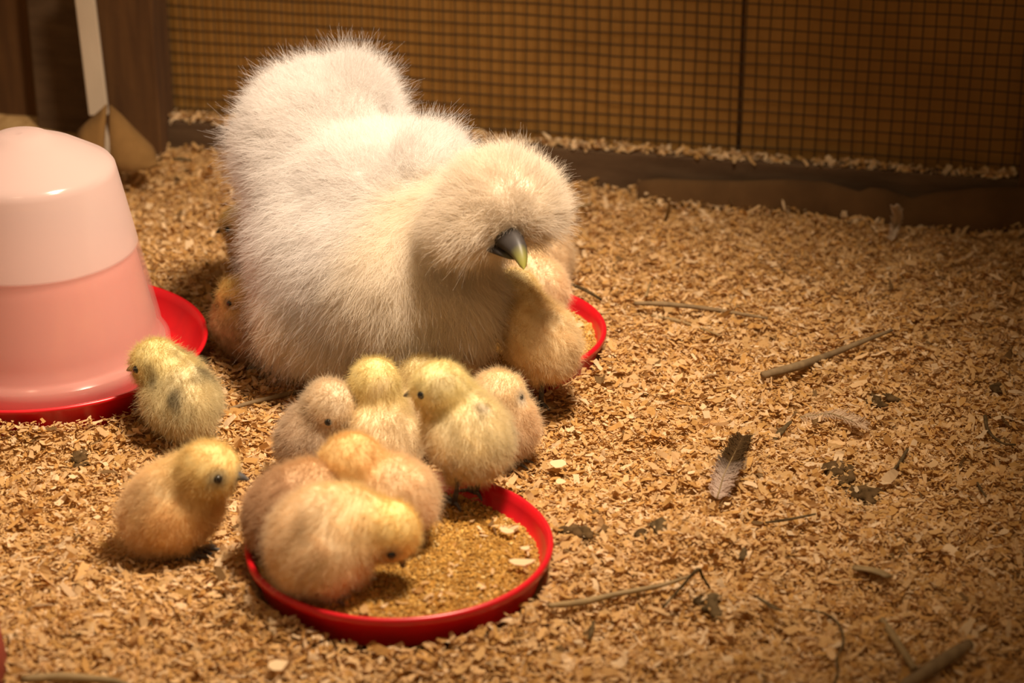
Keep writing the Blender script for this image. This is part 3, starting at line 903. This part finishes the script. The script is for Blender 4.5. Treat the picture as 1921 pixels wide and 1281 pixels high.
# ------------------------------------------------------------------ wood shavings
def flakes(pos, length, width, tiltamp, colors, r, segs=3, curlamp=1.3):
    n = len(pos)
    k = segs + 1
    t = np.linspace(-0.5, 0.5, k)[None, :]
    curl = r.normal(size=(n, 1)) * curlamp + 1e-3
    ang = curl * t
    lx = length[:, None] * np.sin(ang) / curl
    lz = length[:, None] * (1 - np.cos(ang)) / curl * np.sign(curl) * np.sign(curl)
    taper = 1 - np.abs(t) * r.uniform(0, 1.3, (n, 1))
    wv = width[:, None] * taper * r.uniform(0.75, 1.25, (n, k))
    skew = r.normal(size=(n, 1)) * 0.25
    L = np.stack([lx, -wv / 2 + skew * lx, lz], -1)
    Rr = np.stack([lx + r.normal(size=(n, k)) * length[:, None] * 0.06, wv / 2 + skew * lx, lz + r.normal(size=(n, 1)) * width[:, None] * 0.2], -1)
    P = np.concatenate([L, Rr], 1)                       # n, 2k, 3
    a = r.uniform(0, 6.283, n); ax = r.normal(size=n) * tiltamp; ay = r.normal(size=n) * tiltamp
    def rot(P, i, j, an):
        c, s = np.cos(an)[:, None], np.sin(an)[:, None]
        Q = P.copy(); Q[..., i] = P[..., i] * c - P[..., j] * s; Q[..., j] = P[..., i] * s + P[..., j] * c
        return Q
    P = rot(P, 1, 2, ax); P = rot(P, 0, 2, ay); P = rot(P, 0, 1, a)
    P += pos[:, None, :]
    q = np.array([[i, i + 1, k + i + 1, k + i] for i in range(segs)])
    F = (q[None] + 2 * k * np.arange(n)[:, None, None]).reshape(-1, 4)
    return P.reshape(-1, 3), F, np.repeat(colors, 2 * k, 0)

PAL = np.array([[0.72, 0.49, 0.245], [0.64, 0.405, 0.17], [0.57, 0.33, 0.11], [0.80, 0.60, 0.36], [0.46, 0.25, 0.08], [0.20, 0.12, 0.05]])
def pick(n, r, p=(0.28, 0.30, 0.22, 0.10, 0.085, 0.015)):
    return np.clip(PAL[r.choice(6, n, p=p)] * r.uniform(0.85, 1.12, (n, 1)), 0, 0.95)

def scatter(n, r):
    """points on the floor in and a bit around the camera's view, denser nearby"""
    y = r.uniform(1.36, 2.56, int(n * 1.0))
    half = 0.24 * (y * CP + (CAM_H) * SP) + 0.07
    x = r.uniform(-1, 1, len(y)) * half
    return x, y

def outside(x, y, mrg=0.0015):
    ok = np.ones(len(x), bool)
    for C, R in ((D1, R1), (D2, R2), (Cw, RT)):
        ok &= np.hypot(x - C[0], y - C[1]) > R + mrg
    ok &= (y - (A[1] + (x - A[0]) * (wd[1] / wd[0]))) < -0.016
    return ok

r = np.random.default_rng(21)
def fine_zone(x, y):
    """trodden patch of fine sawdust at the lower left, and the far right"""
    f = np.exp(-(((x + 0.36) / 0.10) ** 2 + ((y - 1.62) / 0.07) ** 2)) * 0.9
    f += 0.55 * np.clip((y - 2.0) / 0.25, 0, 1)
    return np.clip(f, 0, 1)
pack = []
# coarse flakes
x, y = scatter(165000, r); ok = outside(x, y) & (r.uniform(size=len(x)) > fine_zone(x, y) * 0.8); x, y = x[ok], y[ok]
n = len(x)
ln = np.minimum(r.lognormal(math.log(0.0060), 0.45, n), 0.0135); wdt = ln * r.uniform(0.15, 0.6, n)
z = ground(x, y) + r.uniform(-0.002, 0.0045, n)
pack.append(flakes(np.stack([x, y, z], -1), ln, wdt, 0.27, pick(n, r), r))
# fine chips and dust
x, y = scatter(120000, r); ok = outside(x, y) & (r.uniform(size=len(x)) < 0.35 + fine_zone(x, y)); x, y = x[ok], y[ok]
n = len(x)
ln = r.lognormal(math.log(0.0032), 0.35, n); wdt = ln * r.uniform(0.3, 0.8, n)
z = ground(x, y) + r.uniform(0.0, 0.0045, n)
pack.append(flakes(np.stack([x, y, z], -1), ln, wdt, 0.35, pick(n, r, (0.2, 0.3, 0.31, 0.05, 0.12, 0.02)), r, segs=1))
# long curls standing proud of the rest
x, y = scatter(5200, r); ok = outside(x, y, 0.008); x, y = x[ok], y[ok]
n = len(x)
ln = r.lognormal(math.log(0.013), 0.25, n); wdt = ln * r.uniform(0.2, 0.45, n)
z = ground(x, y) + r.uniform(0.002, 0.006, n)
pack.append(flakes(np.stack([x, y, z], -1), ln, wdt, 0.45, pick(n, r, (0.34, 0.26, 0.12, 0.24, 0.03, 0.01)), r, segs=5, curlamp=1.8))
VV, FF, CC, o4 = [], [], [], 0
for V, F, C in pack:
    VV.append(V); FF.append(F + o4); CC.append(C); o4 += len(V)
sh = link('wood_shavings', big_mesh('wood_shavings', np.concatenate(VV), np.concatenate(FF), False, np.concatenate(CC)), M['shaving'])
tag(sh, 'loose pale pine shavings covering the whole pen floor', 'shavings', kind='stuff')
# litter lying on the ledge of the plank
n = 1900
s = r.uniform(0, WL, n); den = r.uniform(size=n) < np.clip(1.05 - 0.75 * s / WL + 0.3 * np.sin(s * 40) + 0.5 * np.exp(-((s - WL + 0.05) / 0.06) ** 2), 0.08, 1)
s = s[den]; n = len(s)
off = r.uniform(-0.010, 0.011, n)
pos = A[None] + wd[None] * s[:, None] + wn[None] * off[:, None]; pos[:, 2] = 0.051 + r.uniform(0, 0.008, n) * np.clip(1.2 - s / WL, 0.3, 1)
ln = r.lognormal(math.log(0.008), 0.35, n)
V, F, C = flakes(pos, ln, ln * r.uniform(0.25, 0.6, n), 0.4, pick(n, r, (0.36, 0.22, 0.08, 0.32, 0.01, 0.01)), r)
tag(link('ledge_shavings', big_mesh('ledge_shavings', V, F, False, C), M['shaving']), 'pale shavings lying along the top of the foot plank', 'shavings', kind='stuff')
# shavings scattered over the feed
for C0, R0, seed, lab in ((D1, R1, 5, 'pale shavings scattered over the feed in the front dish'), (D2, R2, 6, 'pale shavings scattered over the feed in the rear dish')):
    r2 = np.random.default_rng(seed); n = 190
    rr = (R0 - 0.014) * r2.uniform(0.15, 1, n) ** 0.5; th = r2.uniform(0, 6.283, n)
    pos = np.stack([C0[0] + rr * np.cos(th), C0[1] + rr * np.sin(th), np.full(n, 0.0225)], -1)
    ln = r2.lognormal(math.log(0.0048), 0.4, n)
    V, F, C = flakes(pos, ln, ln * r2.uniform(0.25, 0.7, n), 0.2, pick(n, r2, (0.36, 0.22, 0.08, 0.32, 0.01, 0.01)), r2)
    tag(link('dish_shavings', big_mesh('dish_shavings', V, F, False, C), M['shaving']), lab, 'shavings', kind='stuff')

# single flakes that stand out
def lone_flake(px, py, z, wpx, hpx, rot, label, col=(0.86, 0.68, 0.42)):
    p = at(px, py, z); m = mpp(p)
    w, d = wpx * m, hpx * m / 0.45
    rr = random.Random(px)
    n = 9; V = []
    for lay in (0.0, 0.0007):
        for i in range(n):
            a = 2 * math.pi * i / n
            q = rr.uniform(0.82, 1.12)if lay == 0 else None
            if lay == 0: lone_flake.q = getattr(lone_flake, 'q', {}); lone_flake.q[i] = q
            q = lone_flake.q[i]
            lx, ly = math.cos(a) * w / 2 * q, math.sin(a) * d / 2 * q
            cr, sr = math.cos(rot), math.sin(rot)
            V.append((p[0] + lx * cr - ly * sr, p[1] + lx * sr + ly * cr, z + lay + 0.22 * abs(lx) + 0.12 * ly))
    F = [tuple(range(n))[::-1], tuple(range(n, 2 * n))] + [(i, (i + 1) % n, n + (i + 1) % n, n + i) for i in range(n)]
    me = big_mesh_any('wood_flake', [np.array(v) - p for v in V], F, col)
    tag(link('wood_flake', me, M['shaving'], base=tuple(p)), label, 'wood flake', 'large pale wood flakes')
def big_mesh_any(name, V, F, col):
    me = bpy.data.meshes.new(name); me.from_pydata([tuple(v) for v in V], [], F)
    a = me.attributes.new('fcol', 'FLOAT_COLOR', 'POINT')
    for d in a.data: d.color = (*col, 1)
    me.update(); return me
lone_flake(978, 1057, 0.024, 50, 9, 0.05, 'long pale flake lying in the front dish by its right rim')
lone_flake(952, 998, 0.024, 34, 8, -0.5, 'pale flake on the feed below the back rim of the front dish')
lone_flake(985, 1030, 0.024, 20, 6, 0.3, 'small pale flake above the long flake in the front dish')
lone_flake(1047, 872, 0.010, 36, 13, 0.3, 'broad pale flake on the litter right of the cream chick')
lone_flake(1052, 905, 0.010, 22, 9, -0.9, 'pale flake just below the broad flake right of the dish')
lone_flake(1068, 600, 0.027, 24, 9, 0.6, 'white flake on the feed in the rear dish')
lone_flake(1085, 612, 0.027, 16, 8, -0.4, 'tiny white flake beside another in the rear dish')
lone_flake(520, 1250, 0.010, 40, 14, 0.4, 'large pale flake on the litter below the front dish')

# ------------------------------------------------------------------ twigs, straws and droppings
def stalk(name, pts, rad_px, material, label, cat, lift=0.006, flat=1.0, n=8):
    P3 = []
    for i, q in enumerate(pts):
        lz = lift if len(q) < 3 else q[2]
        p = at(q[0], q[1], 0.0)
        z = float(ground(p[0], p[1])) + lz
        P3.append(at(q[0], q[1], z))
    # smooth the path
    S = []
    for i in range(len(P3) - 1):
        p0 = P3[max(i - 1, 0)]; p1 = P3[i]; p2 = P3[i + 1]; p3 = P3[min(i + 2, len(P3) - 1)]
        for t in np.linspace(0, 1, 5)[:-1]:
            S.append(0.5 * (2 * p1 + (p2 - p0) * t + (2 * p0 - 5 * p1 + 4 * p2 - p3) * t * t + (3 * p1 - p0 - 3 * p2 + p3) * t ** 3))
    S.append(P3[-1])
    m = mpp(P3[0])
    rp = rad_px if not np.isscalar(rad_px) else [rad_px] * 2
    rad = np.interp(np.linspace(0, 1, len(S)), np.linspace(0, 1, len(rp)), rp) * m / 2
    rad = rad * np.random.default_rng(int(pts[0][0])).uniform(0.88, 1.12, len(S))
    c = np.mean(S, axis=0)
    o = MB().tube(S, list(rad), n, True, flat).build(name, material, base=tuple(c), smooth=True)
    return tag(o, label, cat)
stalk('straw', [(1190, 569, 0.012), (1240, 570, 0.011), (1320, 578, 0.011), (1440, 597, 0.009)], [6, 10, 9, 4], M['twig'], 'thin dark straw lying right of the rear dish', 'straw')
stalk('straw', [(1222, 592, 0.009), (1280, 604, 0.009), (1350, 629, 0.008)], [6, 7, 3], M['straw'], 'short straw just below the thin dark straw', 'straw')
stalk('twig', [(1430, 704), (1500, 686), (1550, 668), (1612, 643), (1674, 619)], [17, 18, 13, 12, 5], M['twig'], 'thick split twig on the litter right of the hen', 'twig', 0.007)
stalk('twig', [(400, 778, 0.002), (460, 758), (520, 744), (575, 730)], [5, 9, 10, 8], M['twig'], 'twig on the litter between drinker and chicks', 'twig')
stalk('straw', [(1030, 1136), (1090, 1130), (1150, 1116), (1240, 1098), (1300, 1078)], [12, 14, 14, 9, 5], M['straw'], 'broad straw lying right of the front dish', 'straw', 0.007)
stalk('twig', [(1690, 1290), (1740, 1258), (1780, 1232), (1818, 1208)], [20, 26, 26, 20], M['twig'], 'thick stick in the bottom right corner', 'twig', 0.010)
stalk('straw', [(1655, 1163), (1680, 1200), (1715, 1255)], [12, 16, 12], M['straw'], 'straw stalk ending above the corner stick', 'straw', 0.008)
stalk('root_fibre', [(1500, 1142), (1545, 1150), (1574, 1172), (1582, 1205), (1570, 1235), (1572, 1262), (1560, 1290)], [3, 5, 5, 5, 4], M['dark_bit'], 'dark curled fibre bending down near the bottom edge', 'fibre', 0.010)
stalk('straw', [(1243, 1140, 0.010), (1275, 1105, 0.016), (1308, 1068, 0.024), (1318, 1082, 0.02), (1332, 1104, 0.010)], [4, 5, 7, 6, 4], M['dark_bit'], 'bent dark straw sticking up from the litter heap', 'straw')
stalk('straw', [(1072, 533, 0.020), (1100, 545, 0.018), (1128, 562, 0.010)], [5, 7, 5], M['dark_bit'], 'dark straw behind the rim of the rear dish', 'straw')
stalk('straw', [(1436, 980), (1480, 974), (1530, 964)], [4, 6, 4], M['dark_bit'], 'thin dark straw below the brown feather', 'straw', 0.008)
stalk('straw', [(1212, 555), (1220, 530)], [5, 3], M['straw'], 'short straw standing over the thin dark straw', 'straw', 0.012)
stalk('straw', [(1674, 885), (1690, 865), (1702, 843)], [5, 8, 6], M['dark_bit'], 'short dark stem right of the droppings', 'straw', 0.008)
stalk('straw', [(1832, 902), (1840, 918), (1850, 932)], [4, 5, 3], M['dark_bit'], 'tiny dark stem near the right edge', 'straw', 0.008)
stalk('straw', [(1848, 780), (1854, 808), (1878, 830), (1905, 834)], [8, 6, 5, 4], M['dark_bit'], 'bent dark weed stem at the right edge', 'straw', 0.009)
stalk('straw', [(40, 1274), (110, 1270), (200, 1276), (240, 1284)], [14, 20, 16, 8], M['straw'], 'yellow straw in the bottom left corner', 'straw', 0.010)
stalk('straw', [(1055, 400, 0.012), (1085, 388, 0.016), (1110, 383, 0.010)], [5, 7, 5], M['straw'], 'straw right of the hen crest', 'straw')
stalk('straw', [(1248, 415, 0.004), (1254, 395, 0.02), (1256, 372, 0.03)], [6, 7, 4], M['straw'], 'upright straw near the foot plank', 'straw')
stalk('wood_chip', [(325, 298), (345, 299), (358, 301)], [13, 17, 12], M['dark_bit'], 'dark chip on the litter by the left post', 'wood chip', 0.012, 0.4)
stalk('wood_chip', [(1452, 826, 0.004), (1466, 808, 0.010), (1484, 790, 0.014)], [6, 15, 6], M['dark_bit'], 'black chip on the litter below the thick twig', 'wood chip', flat=0.4)
stalk('wood_chip', [(1600, 1064), (1640, 1070), (1668, 1082)], [24, 30, 22], M['straw'], 'flat tan chip below the droppings', 'wood chip', 0.008, 0.3)
stalk('wood_chip', [(1420, 1120), (1450, 1138), (1468, 1146)], [8, 14, 6], M['dark_bit'], 'dark sliver beside the litter heap', 'wood chip', 0.012, 0.4)
stalk('wood_chip', [(1390, 1050), (1394, 1040), (1397, 1028)], [10, 14, 8], M['dark_bit'], 'small dark chip above the litter heap', 'wood chip', 0.010, 0.5)
stalk('wood_chip', [(1105, 1200), (1110, 1182), (1114, 1165)], [5, 10, 5], M['dark_bit'], 'narrow dark chip below the broad straw', 'wood chip', 0.008, 0.5)

def clump(px, py, wpx, hpx, label, seed, material='dung', count=40, cat='droppings', name='droppings_clump'):
    """crumbly lump: one lumpy closed surface of merged balls"""
    r3 = np.random.default_rng(seed)
    c = at(px, py, 0.006); m = mpp(c); c[2] = float(ground(c[0], c[1])) + 0.003
    P = []
    for i in range(count):
        a, q = r3.uniform(0, 6.28), math.sqrt(r3.uniform(0, 1))
        o = np.array([math.cos(a) * q * wpx * m / 2, math.sin(a) * q * hpx * m / 2 / 0.45, r3.uniform(0, 0.004) * (1 - q) + 0.001])
        P.append(ell(c + o - np.array([0, 0, 0.0015]), np.full(3, r3.uniform(0.0018, 0.0042)) * r3.uniform(0.6, 1.3, 3) * np.array([1.3, 1.3, 0.8])))
    V, F = surface_nets(P, 0.0015, 0.0011)
    tag(link(name, big_mesh(name, V - c, F, False), M[material], base=tuple(c)), label, cat)
clump(1572, 885, 60, 40, 'dark green droppings on the litter, upper clump', 1)
clump(1622, 915, 62, 44, 'dark green droppings on the litter, lower clump', 2)
clump(1657, 729, 62, 24, 'small dark droppings below the thick twig', 3, count=16)
clump(1068, 1014, 46, 22, 'dark droppings beside the right rim of the front dish', 4, count=16)
clump(1100, 1010, 24, 18, 'dark crumb right of the droppings by the dish', 8, count=8)
clump(152, 866, 34, 28, 'round olive droppings on the litter left of the golden chick', 5, count=12)
clump(1202, 1020, 14, 14, 'small round dark dropping right of the front dish', 6, count=5)
clump(1235, 1005, 30, 26, 'brown crumbs beyond the small round dropping', 9, count=10, material='dark_bit')
clump(1330, 1135, 50, 40, 'dark hollow clump under the bent straw', 10, count=20, material='dark_bit')
clump(1875, 708, 20, 18, 'round dark dropping near the right edge', 7, count=7)
clump(1345, 335, 60, 20, 'olive hay tuft on the edge of the cardboard', 12, count=18, material='straw', cat='hay', name='hay_tuft')

# moulted feathers: a shaft with barbs on both sides
def feather(pts, wpx, label, cols, lift, seed, nb=150, parent_mat='plumage'):
    r4 = np.random.default_rng(seed)
    P3 = [at(x, y, float(ground(*at(x, y, 0.0)[:2])) + lz) for (x, y), lz in zip(pts, lift)]
    base = P3[0]; m = mpp(base)
    root = empty('feather', tuple(base), label, 'feather')
    t = np.linspace(0, 1, 14); ctl = np.array(P3)
    S = np.stack([np.interp(t, np.linspace(0, 1, len(P3)), ctl[:, i]) for i in range(3)], 1)
    MB().tube(S, list(np.linspace(0.0007, 0.0003, 14)), 6).build('shaft', M['straw'], root, smooth=True)
    d = unit(S[-1] - S[0]); sd = unit(np.cross(d, [0, -0.4, 1.0]))
    tb = r4.uniform(0.0, 1, nb * 2); side = np.where(r4.uniform(size=nb * 2) < 0.5, -1, 1)
    p0 = np.stack([np.interp(tb, t, S[:, i]) for i in range(3)], 1)
    w = wpx * m / 2 * (1 - 0.6 * np.abs(tb - 0.45)) * r4.uniform(0.7, 1.15, nb * 2)
    Pt = np.zeros((nb * 2, 4, 3))
    for i in range(4):
        s = i / 3
        Pt[:, i] = p0 + (sd[None] * side[:, None] * 0.75 + d[None] * 0.75 + r4.normal(size=(nb * 2, 3)) * 0.12) * (w * s)[:, None]
    cu = bpy.data.hair_curves.new('vane'); cu.add_curves([4] * (nb * 2))
    cu.position_data.foreach_set('vector', (Pt - base).astype(np.float32).ravel())
    ra = cu.attributes['radius'] if 'radius' in cu.attributes else cu.attributes.new('radius', 'FLOAT', 'POINT')
    ra.data.foreach_set('value', np.tile(np.linspace(0.0005, 0.00025, 4), nb * 2).astype(np.float32))
    ca = cu.attributes.new('fcol', 'FLOAT_COLOR', 'CURVE')
    mix = np.clip(tb * 3.2 - 0.7, 0, 1)[:, None]
    C = np.ones((nb * 2, 4), np.float32); C[:, :3] = (np.array(cols[0]) * (1 - mix) + np.array(cols[1]) * mix) * r4.uniform(0.8, 1.1, (nb * 2, 1))
    ca.data.foreach_set('color', C.ravel())
    link('vane', cu, M[parent_mat], root)
feather([(1345, 935), (1358, 890), (1378, 850), (1394, 818)], 64, 'brown feather with pale fluffy base sticking out of the litter', ((0.66, 0.52, 0.42), (0.09, 0.052, 0.022)), (0.006, 0.012, 0.016, 0.018), 1, 260)
feather([(1672, 452), (1680, 425), (1684, 405), (1676, 388)], 26, 'small curled white feather in front of the cardboard strip', ((0.70, 0.58, 0.44), (0.66, 0.54, 0.40)), (0.004, 0.016, 0.026, 0.034), 2, 160)
feather([(1500, 782), (1560, 775), (1600, 790), (1625, 800)], 40, 'flat pale feather lying on the litter right of centre', ((0.62, 0.46, 0.30), (0.66, 0.50, 0.34)), (0.008, 0.009, 0.009, 0.008), 3, 120)

# dull red bucket just entering the frame at the lower left
bk = at(8, 1290, 0.0)
Rk = 0.10
ck = np.array([bk[0] - Rk + 0.002, bk[1] + 0.0, 0.0])
bo = empty('red_bucket', tuple(ck), 'dull red bucket edge in the bottom left corner', 'bucket')
MB().lathe([(0.0005, 0.001), (Rk - 0.004, 0.0), (Rk, 0.004), (Rk - 0.006, 0.055), (Rk - 0.009, 0.055), (Rk - 0.006, 0.006), (0.0005, 0.004)], ck, 64).build('pail', M['bucket'], bo, smooth=True)
MB().lathe([(Rk - 0.010, 0.052), (Rk - 0.003, 0.052), (Rk - 0.003, 0.058), (Rk - 0.010, 0.058)], ck, 64, closed=True).build('rim', M['bucket'], bo, smooth=False)

for l in LOG: print(*l, sep=' | ')
